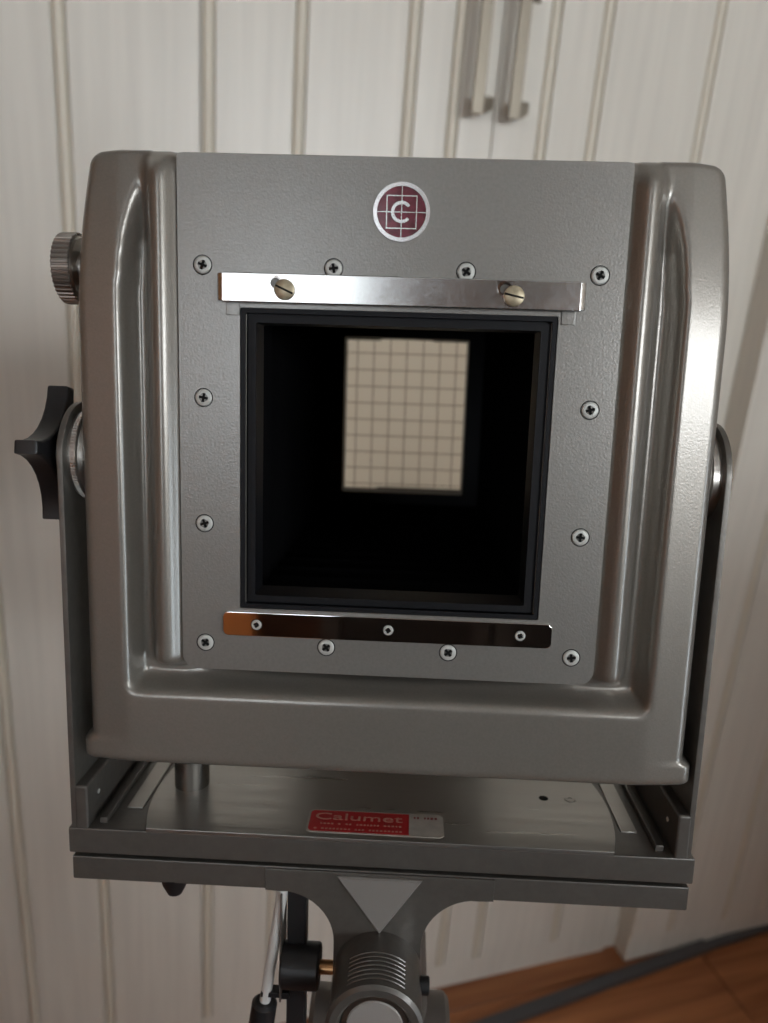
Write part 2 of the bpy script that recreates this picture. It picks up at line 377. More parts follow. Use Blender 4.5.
# long bar lying on the floor in front of the wardrobe
def room_pt(x, y, z=0): return ROOM @ Vector((x, y, z))
bar = empty('floor_bar', Matrix.Identity(4))
def wpt(r, f, z): return Vector((r, f, z))
A = wpt(0.12, 1.005, 0.0); B = wpt(0.76, 1.292, 0.0); C = wpt(1.02, 1.40, 0.0)
def flat_bar(p, q, w, h, name):
    d = (q-p); L = d.length; a = math.atan2(d.y, d.x)
    b = MB(1.0); b.box(0, L, -w/2, w/2, 0, h, bev=0.003); o = b.build(name, MT['bar'], bar)
    o.matrix_world = Matrix.Translation(p) @ Matrix.Rotation(a, 4, 'Z'); return o
bar.matrix_world = Matrix.Translation(A)
bpy.context.view_layer.update()
def flat_bar2(p, q, w, h, name):
    d = (q-p); L = d.length; a = math.atan2(d.y, d.x)
    b = MB(1.0); b.box(0, L, -w/2, w/2, 0, h, bev=0.003); o = b.build(name, MT['bar'], bar)
    o.location = p - A; o.rotation_euler = (0, 0, a); return o
flat_bar2(A, B, 0.025, 0.014, 'outer_section'); flat_bar2(B + (A-B).normalized()*0.05, C, 0.020, 0.011, 'inner_section')
tag(bar, 'long dark grey telescopic bar lying on the wood floor before the wardrobe', 'bar')

# unseen furniture added behind the photographer for reflections and shade
sb = empty('sideboard', ROOM @ Matrix.Translation((0.955, RY0+0.03, 0)))  # out-of-view sideboard added as a dark reflection in the chrome
q = MB(1.0); q.box(-0.9, 0.95, 0, 0.42, 0.08, 0.80, bev=0.004); q.build('body', MT['darkwood'], sb)
q = MB(1.0); q.box(-0.93, 0.98, -0.0, 0.45, 0.80, 0.83, bev=0.004); q.build('worktop', MT['darkwood'], sb)
for i in range(4):
    x = -0.89 + i*0.4725
    q = MB(1.0); q.box(x, x+0.46, 0.42, 0.438, 0.10, 0.78, bev=0.004); d_ = q.build('door', MT['darkwood'], sb)
    q = MB(1.0); q.tube((x+0.41, 0.452, 0.40), (x+0.41, 0.452, 0.52), 0.006, 12); q.build('handle', MT['handle'], d_)
for sx_ in (-0.85, 0.95):
    for sy_ in (0.05, 0.37):
        q = MB(1.0); q.box(sx_-0.02, sx_+0.02, sy_-0.02, sy_+0.02, 0, 0.081); q.build('leg', MT['darkwood'], sb)
tag(sb, 'long dark walnut sideboard added unseen under the window for dark reflections', 'sideboard')
def added_seat(name, label, cat, x0, x1, y, m, hb=1.02):
    """high-backed upholstered seat; its back is turned to the wardrobe"""
    root = empty(name, ROOM @ Matrix.Translation(((x0+x1)/2, y, 0))); w2 = (x1-x0)/2
    q = MB(1.0); q.box(-w2, w2, -0.14, 0.0, 0.10, hb, bev=0.035, seg=3); q.build('backrest', m, root)
    q = MB(1.0); q.box(-w2+0.1, w2-0.1, -0.78, -0.14, 0.10, 0.30, bev=0.02); q.build('seat_frame', m, root)
    for sx in (-1, 1):
        q = MB(1.0); a_, b_ = sorted((sx*w2, sx*(w2-0.13))); q.box(a_, b_, -0.80, -0.12, 0.10, 0.62, bev=0.03, seg=3); q.build('armrest', m, root)
        for yy in (-0.06, -0.72):
            q = MB(1.0); q.tube((sx*(w2-0.07), yy, 0), (sx*(w2-0.07), yy, 0.11), 0.02, 14, 0.026); q.build('leg', MT['darkwood'], root)
    nc = max(1, round((x1-x0-0.26)/0.65)); cw = (x1-x0-0.28)/nc
    for k in range(nc):
        xx = -w2+0.14+k*cw; q = MB(1.0); q.box(xx+0.004, xx+cw-0.004, -0.79, -0.145, 0.30, 0.45, bev=0.035, seg=3); q.build('seat_cushion', m, root)
    tag(root, label, cat); return root
added_seat('sofa', 'high-backed cognac leather sofa added unseen to shade the wardrobe and bounce warm light, back turned to it', 'sofa', -1.85, -0.36, -0.30, MT['leather'])  # added out of view to shade the lower left and warm the bounce
added_seat('armchair', 'high-backed cognac leather armchair added unseen to shade the corner wardrobe', 'armchair', 0.90, 1.92, -0.30, MT['leather'], 1.30)  # added out of view, tall back shades the wardrobe's lower right
bk = empty('added_tall_cabinet', ROOM @ Matrix.Translation((-0.45, RY0+0.02, 0)))  # added out of view so the upper bar mirrors brown
q = MB(1.0)
for bx_ in ((-0.42, -0.40, 0, 0.34, 0, 2.1), (0.40, 0.42, 0, 0.34, 0, 2.1), (-0.40, 0.40, 0, 0.015, 0, 2.1), (-0.40, 0.40, 0.015, 0.34, 2.08, 2.1)): q.box(*bx_)
q.build('body', MT['walnut'], bk)
for k in range(3):
    q = MB(1.0); q.box(-0.40, 0.40, 0.015, 0.33, 0.1+k*0.3, 0.12+k*0.3); q.build('shelf', MT['walnut'], bk)
for sx_ in (-1, 1):
    a_, b_ = sorted((sx_*0.002, sx_*0.40)); q = MB(1.0); q.box(a_, b_, 0.322, 0.34, 0.02, 2.07, bev=0.002); d_ = q.build('door', MT['walnut'], bk)
    q = MB(1.0); q.tube((sx_*0.04, 0.352, 1.0), (sx_*0.04, 0.352, 1.12), 0.005, 12); q.build('handle', MT['handle'], d_)
tag(bk, 'tall brown wooden cabinet added unseen between the two windows for brown reflections', 'cabinet')
# unseen screen added as photographer stand-in, blocks window light and darkens reflections
fs = empty('photographer_standin', Matrix.Translation((0.12, -0.55, 0)))
for k, (x0, x1, rz) in enumerate(((-0.23, 0.0, 8), (0.0, 0.23, -8))):
    q = MB(1.0)
    for bx_ in ((0, 0.025, -0.012, 0.012, 0, 1.62), (0.205, 0.23, -0.012, 0.012, 0, 1.62), (0.025, 0.205, -0.012, 0.012, 1.59, 1.62), (0.025, 0.205, -0.012, 0.012, 0.06, 0.09)): q.box(*bx_)
    f_ = q.build('frame', MT['darkwood'], fs); f_.location = (x0, 0.016 if k else 0.016-0.032, 0); f_.rotation_euler = (0, 0, math.radians(rz))
    q = MB(1.0); q.box(0.024, 0.206, -0.004, 0.004, 0.089, 1.32); q.build('lower_panel', MT['screen'], f_)
    q = MB(1.0); q.box(0.024, 0.206, -0.004, 0.004, 1.32, 1.591); q.build('upper_panel', MT['screen2'], f_)  # tan over near-black mirrors like a face above dark clothes
tag(fs, 'unseen two-leaf screen added as a photographer stand-in, with tan upper and near-black lower fabric panels', 'screen')
ch = empty('added_chest', ROOM @ Matrix.Translation((-1.43, -1.75, 0)))  # added unseen, its lit top mirrors orange in the lower strip
q = MB(1.0); q.box(-0.30, 0.31, 0, 0.46, 0.05, 0.905, bev=0.003); q.build('body', MT['oak'], ch)
q = MB(1.0); q.box(-0.32, 0.33, 0, 0.49, 0.905, 0.93, bev=0.003); q.build('top', MT['oak'], ch)
for k in range(3):
    q = MB(1.0); q.box(-0.29, 0.30, 0.46, 0.478, 0.08+k*0.272, 0.342+k*0.272, bev=0.003); d_ = q.build('drawer', MT['oak'], ch)
    for xx in (-0.16, 0.17):
        q = MB(1.0); q.lathe([(0.477, 0.010), (0.492, 0.008), (0.502, 0.014), (0.508, 0.010), (0.509, 0)], (xx, 0, 0.21+k*0.272), 'y', 16); q.build('knob', MT['handle'], d_)
for xx in (-0.27, 0.28):
    for yy in (0.03, 0.43):
        q = MB(1.0); q.box(xx-0.02, xx+0.02, yy-0.02, yy+0.02, 0, 0.051); q.build('leg', MT['oak'], ch)
tag(ch, 'orange wooden chest of three drawers added unseen behind the sofa for an orange reflection', 'chest')
dk = empty('added_low_cabinet', ROOM @ Matrix.Translation((-1.145, RY0+0.01, 0)))  # added unseen to keep the lower strip's reflection dark
q = MB(1.0); q.box(-0.25, 0.25, 0, 0.38, 0.0, 0.93, bev=0.003); q.build('body', MT['darkwood'], dk)
for sx_ in (-1, 1):
    a_, b_ = sorted((sx_*0.002, sx_*0.245)); q = MB(1.0); q.box(a_, b_, 0.38, 0.398, 0.03, 0.9, bev=0.003); d_ = q.build('door', MT['darkwood'], dk)
    q = MB(1.0); q.tube((sx_*0.03, 0.41, 0.5), (sx_*0.03, 0.41, 0.6), 0.005, 12); q.build('handle', MT['handle'], d_)
tag(dk, 'low dark walnut cabinet added unseen beside the tall one for dark reflections', 'cabinet')
dr = room_box('door_1', [(RX0+0.002, RX0+0.04, -1.55, -0.65, 0.0, 2.05)], MT['oak'])
for z0, z1 in ((0.2, 0.95), (1.1, 1.9)): room_box('panel', [(RX0+0.04, RX0+0.052, -1.42, -0.78, z0, z1)], MT['oak'], None, dr)

# ------------------------------------------------------------------ the view camera (built in millimetres, x right, y back, z up from the lens panel's centre)
BASE = Vector((0, 60, -205))
ROT = Matrix(((0.99874857, 0.02478605, -0.0434389), (-0.01815897, 0.98899853, 0.14680652), (0.04659976, -0.145834, 0.98821096)))
ORG = Vector((0.00189216, 0.24585271, EYE_H - 0.06517187))
def p2w(p): return ORG + ROT @ (Vector(p)*0.001)
VC = empty('view_camera', Matrix.Translation(p2w(BASE)) @ ROT.to_4x4())
tag(VC, 'grey metal large-format view camera with open square lens panel, standing on a tripod', 'camera')
def mb(): return MB(0.001, BASE)
def sub(name, b, m, parent, ang=35): return b.build(name, m, parent, ang)

# --- cast shell of the front standard, a relief surface with real depth
def shell_mesh():
    step = 0.75
    HW, ZB, ZT = 106.2, -110.4, 98.0
    X0 = np.linspace(-HW, HW, 284); Z = np.linspace(ZB, ZT, 276)
    gx, gz = np.meshgrid(X0, Z); ax = np.abs(gx)
    t = np.clip((gz-44)/(ZT-44), 0, 1)
    hf = -0.4 - 0.14*np.clip(ax-91, 0, None) - 5.0*t**2.0
    hf = np.where(ax > 80, hf, -0.4 + 0*ax)
    hf_top = -0.4 - 0.14*np.clip(ax-91, 0, None) - 5.0*t**2.0
    hc = -9.5
    h = hf.copy()
    edge = 79.5 + 10.0*np.sqrt(np.clip(1-(np.clip(gz-42, 0, 50)/50.0)**2, 0, 1))   # the channel narrows to nothing at the top
    ch = (ax < edge) & (gz > -80.6)
    hcz = hc + 5.5*np.clip((gz-66)/28, 0, 1)**1.5
    h[ch] = np.minimum(hcz, hf)[ch]
    rb = (ax < 82.4) & (gz > -73.0)
    h[(ax < 82.4) & (gz > -80.6) & (gz <= -73.0)] = hc
    h[rb] = (3.0 - 6.0*(np.abs(ax-76.6)/5.4)**2.2)[rb]
    pl = (ax < 71.9) & (gz > -71.2)
    h[pl] = -1.6
    def blur(a, s, axis, d):
        k = int(3*s/d)+1; w = np.exp(-0.5*(np.arange(-k, k+1)*d/s)**2); w /= w.sum()
        p = np.pad(a, [(k, k) if i == axis else (0, 0) for i in (0, 1)], mode='edge')
        return sum(w[i]*np.take(p, np.arange(i, i+a.shape[axis]), axis=axis) for i in range(2*k+1))
    dx, dz = X0[1]-X0[0], Z[1]-Z[0]
    k_ = np.clip((gz-91.0)/6.5, 0, 1); k_ = k_*k_*(3-2*k_)
    h = np.where(ax > 71.9, h*(1-k_) + k_*hf_top, h)
    hb = blur(blur(h, 1.25, 1, dx), 1.6, 0, dz)
    # keep the seat of the panel flat
    seat = (ax < 70.5) & (gz > -69.0); hb[seat] = -1.6
    W = HW - 4.2*np.clip((Z-45)/(ZT-45), 0, 1)**1.8
    c = np.clip((Z-(ZT-4.5))/4.5, 0, 1); W = W - 4.5*(1-np.sqrt(np.clip(1-c**2, 0, 1)))
    fl = np.clip((-99.8-Z)/3.0, 0, 1); W = W + 3.0*fl*fl*(3-2*fl)                     # foot flange
    c = np.clip((ZB+2.2-Z)/2.2, 0, 1); W = W - 2.2*(1-np.sqrt(np.clip(1-c**2, 0, 1)))
    Wg = W[:, None] + 0*gx
    axw = np.where(ax < 91, ax, 91+(ax-91)/(HW-91)*(Wg-91))
    gxw = np.sign(gx)*axw
    def roll(d, r): d = np.clip(d, 0, r); return r - np.sqrt(np.clip(r*r-(r-d)**2, 0, None))
    hb = hb - roll(Wg-axw, 4.0) - np.where(ax < 81, roll(ZT-gz, 3.0), roll(ZT-gz, 2.0)) - roll(gz-ZB, 3.6)
    nz, nx = gx.shape
    sm = lambda a_, b_, v: (lambda q: q*q*(3-2*q))(np.clip((v-a_)/(b_-a_), 0, 1))
    gz = gz + 1.0*sm(70, 76, ax)*sm(85, ZT, gz)
    V = np.stack([gxw, -hb, gz], -1).reshape(-1, 3)
    idx = np.arange(nz*nx).reshape(nz, nx)
    F = []
    hole = (np.abs(gx) < 49.6) & (np.abs(gz) < 49.6)
    for j in range(nz-1):
        for i in range(nx-1):
            if hole[j, i] and hole[j+1, i+1]: continue
            F.append((idx[j, i], idx[j, i+1], idx[j+1, i+1], idx[j+1, i]))
    loop = list(idx[0, :]) + list(idx[1:, -1]) + list(idx[-1, -2::-1]) + list(idx[-2:0:-1, 0])
    V = list(map(tuple, V)); n0 = len(V)
    BACK = 42.0
    for v in loop: V.append((V[v][0], BACK, V[v][2]))
    n = len(loop)
    for k in range(n):
        F.append((loop[k], n0+k, n0+(k+1) % n, loop[(k+1) % n]))
    V = [((a-BASE.x)*.001, (b-BASE.y)*.001, (c_-BASE.z)*.001) for a, b, c_ in V]
    me = bpy.data.meshes.new('standard_shell'); me.from_pydata(V, [], [tuple(int(i) for i in f) for f in F]); me.update(); finish(me, 60)
    return me
shell = link('standard_shell', shell_mesh(), MT['shell'], VC)
b = mb(); b.ring(rrect(-101, 101, -104, 95, 4), rrect(-56, 56, -56, 56, 2), 40.5, 43); sub('back_plate', b, MT['base'], shell)

# --- lens panel and its screws
b = mb()
o_ = rrect(-71.0, 71.0, -72.6, 96.5, 5.0, 6, (1, 1, 0.15, 0.15)); i_ = rrect(-51, 51, -50.2, 50.2, 0.6, 6)
b.ring(o_, i_, 0.0, 1.7); panel = sub('lens_panel', b, MT['panel'], VC)

def cross_screw_mesh(name, r=3.05):
    """domed countersunk head with a recessed cross, dark joint ring round it (local mm, facing -y)"""
    bm = bmesh.new(); n = 24
    a, w = r*0.55, r*0.15
    plus = [(w, a), (w, w), (a, w), (a, -w), (w, -w), (w, -a), (-w, -a), (-w, -w), (-a, -w), (-a, w), (-w, w), (-w, a)]
    po = [bm.verts.new((x, -0.42, z)) for x, z in plus]; pi = [bm.verts.new((x*0.85, -0.08, z*0.85)) for x, z in plus]
    R1 = [bm.verts.new((r*0.86*math.cos(2*math.pi*k/n), -0.42, r*0.86*math.sin(2*math.pi*k/n))) for k in range(n)]
    R2 = [bm.verts.new((r*math.cos(2*math.pi*k/n), -0.18, r*math.sin(2*math.pi*k/n))) for k in range(n)]
    R3 = [bm.verts.new((r*1.02*math.cos(2*math.pi*k/n), -0.06, r*1.02*math.sin(2*math.pi*k/n))) for k in range(n)]
    R4 = [bm.verts.new((r*1.14*math.cos(2*math.pi*k/n), -0.06, r*1.14*math.sin(2*math.pi*k/n))) for k in range(n)]
    R5 = [bm.verts.new((r*1.14*math.cos(2*math.pi*k/n), 0.4, r*1.14*math.sin(2*math.pi*k/n))) for k in range(n)]
    es = [bm.edges.new((R1[k], R1[(k+1) % n])) for k in range(n)] + [bm.edges.new((po[k], po[(k+1) % 12])) for k in range(12)]
    bmesh.ops.triangle_fill(bm, use_beauty=True, edges=es)
    inside = [f for f in bm.faces if all(v in po for v in f.verts)]
    bmesh.ops.delete(bm, geom=inside, context='FACES_ONLY')
    for P_, Q_, mi in ((R1, R2, 0), (R2, R3, 0), (R3, R4, 1), (R4, R5, 1)):
        for k in range(n):
            f = bm.faces.new((P_[k], P_[(k+1) % n], Q_[(k+1) % n], Q_[k])); f.material_index = mi
    for k in range(12):
        f = bm.faces.new((po[k], po[(k+1) % 12], pi[(k+1) % 12], pi[k])); f.material_index = 1
    f = bm.faces.new(pi); f.material_index = 1
    for v in bm.verts: v.co *= 0.001
    me = bpy.data.meshes.new(name); bm.to_mesh(me); bm.free(); finish(me, 40)
    me.materials.append(MT['nickel']); me.materials.append(MT['dark']); return me
scr = cross_screw_mesh('screw', 2.75); scr_small = cross_screw_mesh('small_screw', 1.75)
def put(name, me, p, parent, ry=0.0):
    o = bpy.data.objects.new(name, me); COL.objects.link(o); o.parent = parent
    o.location = (Vector(p)-BASE)*0.001; o.rotation_euler = (0, ry, 0); return o
for x in (-63, -21, 21, 63):
    for z in (-63, -21, 21, 63):
        if abs(x) > 60 or abs(z) > 60: put('screw', scr, (x, 0.0, z), panel, random.uniform(0, 1.5))

# --- black lens-board frame, stepped
b = mb()
b.ring(rrect(-50.9, 50.9, -50.1, 50.1, .5, 2), rrect(-49.4, 49.4, -48.6, 48.6, .5, 2), 0.5, 12)
b.ring(rrect(-49.6, 49.6, -48.9, 48.9, .5, 2), rrect(-48.3, 48.3, -47.7, 47.7, .5, 2), 3.0, 12)
b.ring(rrect(-48.5, 48.5, -47.9, 47.9, .5, 2), rrect(-47.0, 47.0, -46.6, 46.6, .5, 2), 1.6, 12)
b.ring(rrect(-47.1, 47.1, -46.7, 46.7, .5, 2), rrect(-45.9, 45.9, -45.6, 45.6, .5, 2), 0.8, 14)
sub('lens_board_frame', b, MT['black'], VC)

# --- upper sliding retaining bar
b = mb()
b.prism(rrect(-56.2, 57.0, 51.6, 60.6, 0.4, 2), -3.6, -2.2, 'y', bev=0.35)
tb = sub('upper_retaining_bar', b, MT['chrome'], VC)
for s_ in (-1, 1):
    cx = 0.4
    b = mb()
    x_ = cx + s_*56.6
    # end of the bar bent back towards the panel
    pts = [(x_-s_*0.9, -3.6), (x_+s_*0.5, -3.25), (x_+s_*1.5, -2.3), (x_+s_*1.8, -0.2), (x_+s_*0.5, -0.2), (x_+s_*0.1, -1.8), (x_-s_*0.9, -2.2)]
    b.prism(pts, 52.0, 60.4, 'z', bev=0.2); sub('bent_end', b, MT['chrome'], tb)
    b = mb(); px = cx + s_*53.6
    b.box(px-2.2, px+2.2, -0.5, 0.3, 47.6, 52.2, bev=0.25); sub('guide_tab', b, MT['panel'], tb)
    # slanted slot and the slotted brass screw in it
    sxp = 0 + s_*36.0
    cap = []
    c0, c1 = Vector((sxp-3.2, 57.9)), Vector((sxp+0.4, 55.6)); ang = math.atan2(*(c1-c0).yx)
    for k in range(13): a = ang+math.pi/2+math.pi*k/12; cap.append((c0.x+2.1*math.cos(a), c0.y+2.1*math.sin(a)))
    for k in range(13): a = ang-math.pi/2+math.pi*k/12; cap.append((c1.x+2.1*math.cos(a), c1.y+2.1*math.sin(a)))
    cin = [((p[0]-(c0.x+c1.x)/2)*0.80+(c0.x+c1.x)/2, (p[1]-(c0.y+c1.y)/2)*0.72+(c0.y+c1.y)/2) for p in cap]
    b = mb(); b.ring(cap, cin, -3.95, -3.4); b.prism(cin, -3.66, -3.5, 'y', mi=1); sub('slot', b, [MT['chrome2'], MT['base']], tb)
    b = mb()
    b.lathe([(-4.9, 0), (-4.9, 2.7), (-4.6, 3.2), (-3.5, 3.2)], (sxp, 0, 55.6), 'y', 32)
    sw = sub('slotted_screw', b, MT['brass'], tb)
    th = math.radians(-24 if s_ < 0 else -12); dx_, dz_ = math.cos(th), math.sin(th)
    b = mb(); nx_, nz_ = -dz_*0.32, dx_*0.32
    b.prism([(sxp-dx_*3+nx_, 55.6-dz_*3+nz_), (sxp-dx_*3-nx_, 55.6-dz_*3-nz_), (sxp+dx_*3-nx_, 55.6+dz_*3-nz_), (sxp+dx_*3+nx_, 55.6+dz_*3+nz_)], -4.94, -4.6, 'y'); sub('screw_slot', b, MT['dark'], sw)

# --- lower fixed retaining strip
b = mb(); b.prism(rrect(-56.6, 55.8, -59.7, -51.2, 2.0, 5), -1.3, 0.1, 'y', bev=0.3)
lb = sub('lower_retaining_strip', b, MT['chrome2'], VC)
for x in (-45.0, 0.2, 45.0): put('screw', scr_small, (x, -1.3, -55.5), lb, random.uniform(0, 1.5))

# --- round maker's badge
b = mb(); bc = (0, 80.4)
b.ring(circle(*bc, 8.9, 48), circle(*bc, 7.7, 48), -0.9, 0.1); badge = sub('badge', b, MT['silver'], VC)
b = mb(); b.prism(circle(*bc, 7.8, 48), -0.45, 0.1, 'y'); sub('enamel_disc', b, MT['maroon'], badge)
b = mb(); w = 0.12
b.box(-7.8, 7.8, -0.62, -0.3, bc[1]-w, bc[1]+w); b.box(-w, w, -0.62, -0.3, bc[1]-7.8, bc[1]+7.8)
so = [(-4.8, bc[1]-5.0), (4.8, bc[1]-5.0), (4.8, bc[1]+5.0), (-4.8, bc[1]+5.0)]; si = [(p[0]*0.94, bc[1]+(p[1]-bc[1])*0.94) for p in so]
b.ring(so, si, -0.62, -0.3); sub('crosshair', b, MT['silver'], badge)
b = mb(); a0, a1 = math.radians(38), math.radians(318); nn = 28
outer = [(3.3*math.cos(a0+(a1-a0)*k/nn), bc[1]+3.3*math.sin(a0+(a1-a0)*k/nn)) for k in range(nn+1)]
inner = [(2.35*math.cos(a0+(a1-a0)*k/nn), bc[1]+2.35*math.sin(a0+(a1-a0)*k/nn)) for k in range(nn+1)]
b.prism(outer+inner[::-1], -0.8, -0.3, 'y'); sub('letter', b, MT['silver'], badge)

# --- yoke arms, pivots, knobs
YX = -1.2
def arm_outline():
    pts = []; c = (20.5, -1.0); r = 18.5
    for k in range(25):
        a = math.radians(180-180*k/24); pts.append((c[0]+r*math.cos(a), c[1]+r*math.sin(a)))
    pts += [(39, -40), (44, -90), (44, -145.5), (2.5, -145.5), (2.0, -100), (2.0, -40)]
    return pts
for s_ in (-1, 1):
    b = mb(); b.prism(arm_outline(), s_*110.7+YX, s_*112.8+YX, 'x', bev=0.35); sub('yoke_arm', b, MT['yoke'], VC)
    b = mb()
    R_ = 16.0
    b.lathe([(s_*103.2, 0), (s_*103.2, 13.5), (s_*107.2, R_-0.8), (s_*107.6, R_), (s_*109.6, R_), (s_*109.8, R_-0.6), (s_*110.9, R_-0.6), (s_*110.9, 0)], (YX*0.9, 20.5, -1.0), 'x', 56)
    pv = sub('pivot_disc', b, MT['alu'] if s_ < 0 else MT['steel'], VC)
    b = mb()
    for k in range(90):
        th = 2*math.pi*k/90; cy, cz = 20.5+R_*math.cos(th), -1.0+R_*math.sin(th)
        b.box(-110.5, -108.9, cy-0.3, cy+0.3, cz-0.3, cz+0.3)
    if s_ < 0: k_ = sub('knurling', b, MT['alu'], pv); k_['kind'] = 'stuff'
    else: b.bm.free()
# star knob
R_, w = 24.0, 2.3; star = []
for q_ in range(4):
    pts = [(R_, -w+0.6), (R_-0.5, -w), ] if False else []
    arc = []
    for k in range(9):
        a = math.radians(270 - 90*k/8); arc.append((R_+(R_-w)*math.cos(a), R_+(R_-w)*math.sin(a)))
    a = math.radians(90*q_+10)
    star += [(x*math.cos(a)-z*math.sin(a), x*math.sin(a)+z*math.cos(a)) for x, z in arc]
star = [(20.5+p[0]*-1, -1.2+p[1]*1) for p in star]   # lobes up, down, forward and back
b = mb(); b.prism(star, -126.0, -117.8, 'x', bev=1.1, seg=3); sk = sub('star_knob', b, MT['plastic'], VC)
b = mb(); b.lathe([(-118, 0), (-118, 9), (-114.2, 9.5), (-113, 9.5), (-113, 0)], (YX, 20.5, -1.2), 'x', 32); sub('collar', b, MT['plastic'], sk)
b = mb(); b.lathe([(-114.4, 0), (-114.4, 15.2), (-114.0, 16), (-113.0, 16), (-113.0, 0)], (YX, 20.5, -1.0), 'x', 48); sub('washer', b, MT['yoke'], sk)
# right-hand nut behind the arm
b = mb(); b.lathe([(113, 0), (113, 8), (117.5, 7.5), (118, 6.5), (118, 0)], (YX, 20.5, -1.0), 'x', 6); sub('pivot_nut', b, MT['steel'], VC)
# knurled focus-lock knob
b = mb(); kc = (0, 21.0, 63.3); t_ = []
for k in range(44):
    for dr_, da in ((11.5, 0.0), (12.0, 0.22), (12.0, 0.62), (11.5, 0.84)):
        a = 2*math.pi*(k+da)/44; t_.append((kc[1]+dr_*math.cos(a), kc[2]+dr_*math.sin(a)))
b.prism(t_, -117.0, -110.9, 'x', bev=0.3, seg=1)
kk = sub('knurled_knob', b, MT['alu'], VC)
b = mb(); b.lathe([(-117.5, 0), (-117.5, 9.5), (-116.9, 10.6), (-116.9, 0)], kc, 'x', 40)
b.lathe([(-110.9, 10.8), (-110.3, 10.2), (-110.3, 6.2), (-103.0, 5.6), (-103.0, 0)], kc, 'x', 40); sub('knob_neck', b, MT['steel'], kk)

def mbs(): return MB(0.001, BASE + Vector((1.0, 0, 0)))     # the base sits a millimetre off centre
# --- swinging base: tray with side rails, swivel plate, lower block
b = mbs()
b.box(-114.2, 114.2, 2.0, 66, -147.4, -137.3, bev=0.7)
base = sub('base_tray', b, MT['base'], VC)
for s_ in (-1, 1):
    b = mbs(); x0, x1 = sorted((s_*106.6, s_*111.6)); b.box(x0, x1, 2.1, 66, -138, -120.6, bev=1.0, seg=3); rl = sub('side_rail', b, MT['base'], base)
    b = mbs(); x0, x1 = sorted((s_*101.0, s_*104.0)); b.box(x0, x1, 6, 66, -137.5, -135.1, bev=0.4); sub('guide_strip', b, MT['base'], base)
    b = mbs(); x0, x1 = sorted((s_*91.4, s_*97.5)); b.box(x0, x1, 16.5, 66, -137.5, -136.7, bev=0.2); sub('slide', b, MT['alu'], base)
    b = mbs(); x_ = s_*106.6; b.lathe([(x_+s_*0.3, 0), (x_+s_*0.3, 0.9), (x_-s_*0.3, 0.9), (x_-s_*0.5, 0)], (0, 12, -128), 'x', 14); sub('rivet', b, MT['nickel'], rl)
R_ = 90.0; cy = 31.0
def arcpts(a0, a1, n): return [(R_*math.cos(math.radians(a0+(a1-a0)*k/n)), cy+R_*math.sin(math.radians(a0+(a1-a0)*k/n))) for k in range(n+1)]
aa = math.degrees(math.asin((cy-1.6)/R_)); ab = math.degrees(math.asin((66-cy)/R_))
pts = arcpts(-aa, ab, 14) + arcpts(180-ab, 180+aa, 14)
b = mbs(); b.prism(pts, -137.5, -135.8, 'z', bev=0.25); swv = sub('swivel_plate', b, MT['alu'], VC)
b = mbs(); b.lathe([(-137, 0), (-136.2, 6.4), (-135.7, 6.9), (-104, 6.9), (-104, 0)], (-77.3, 34.5, 0), 'z', 40); sub('post', b, MT['post'], VC)
b = mbs(); b.prism(circle(65.4, 36, 1.9, 20), -135.84, -135.75, 'z'); sub('drilled_hole', b, MT['dark'], swv)
b = mbs(); b.lathe([(-135.8, 2.3), (-135.5, 2.1), (-135.4, 1.0), (-135.7, 0.8), (-135.7, 0)], (76, 36, 0), 'z', 20); sub('rivet', b, MT['alu'], swv)
# sticker
b = mbs(); b.prism(rrect(-27, 24.2, 4.6, 19.6, 2.4, 5), -135.8, -135.62, 'z'); stk = sub('sticker', b, MT['foil'], swv)
b = mbs(); b.prism(rrect(-26.2, 11.2, 5.3, 18.9, 1.8, 5, (1, .1, .1, 1)), -135.7, -135.55, 'z'); sub('red_field', b, MT['red'], stk)
def text_mesh(name, s, size, x, y, z, m, parent, width=None):
    cu = bpy.data.curves.new(name, 'FONT'); cu.body = s; cu.size = 1.0; cu.extrude = 0.01; cu.align_x = 'LEFT'
    to = bpy.data.objects.new(name+'_src', cu); COL.objects.link(to)
    dg = bpy.context.evaluated_depsgraph_get(); me = bpy.data.meshes.new_from_object(to.evaluated_get(dg)); bpy.data.objects.remove(to)
    xs_ = [v.co.x for v in me.vertices]; wdt = max(xs_)-min(xs_); k = (width/wdt) if width else size
    for v in me.vertices: v.co = (Vector((x-1.0+(v.co.x-min(xs_))*k, y+v.co.y*size, z+v.co.z*4))-BASE)*0.001
    me.name = name; me.materials.clear(); return link(name, me, m, parent)
text_mesh('lettering', 'Calumet', 6.2, -24.2, 13.0, -135.52, MT['ink'], stk, width=33)
def strokes(name, x0, x1, y, hgt, m, seed):
    b = mbs(); r_ = random.Random(seed); x = x0
    while x < x1:
        wd_ = r_.uniform(0.6, 1.0)
        if r_.random() > 0.12: b.box(x, x+wd_, y, y+hgt, -135.6, -135.5)
        x += wd_ + 0.55
    return sub(name, b, m, stk)
strokes('small_print', -22.0, 7.5, 9.9, 0.8, MT['ink'], 1); strokes('small_print', -24.0, 9.0, 6.6, 0.8, MT['ink'], 2)
strokes('small_print', 13.0, 22.0, 16.2, 1.1, MT['inkred'], 3)
# lower block with a shadow gap
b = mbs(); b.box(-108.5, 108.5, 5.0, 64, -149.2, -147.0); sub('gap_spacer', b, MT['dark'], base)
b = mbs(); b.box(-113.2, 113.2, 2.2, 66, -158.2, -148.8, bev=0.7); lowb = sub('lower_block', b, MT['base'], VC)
b = mbs(); b.lathe([(-157.5, 5.6), (-161.5, 4.6), (-165.4, 2.8), (-166.0, 0)], (-76.5, 7.6, 0), 'z', 24); sub('stop_screw', b, MT['plastic'], VC)

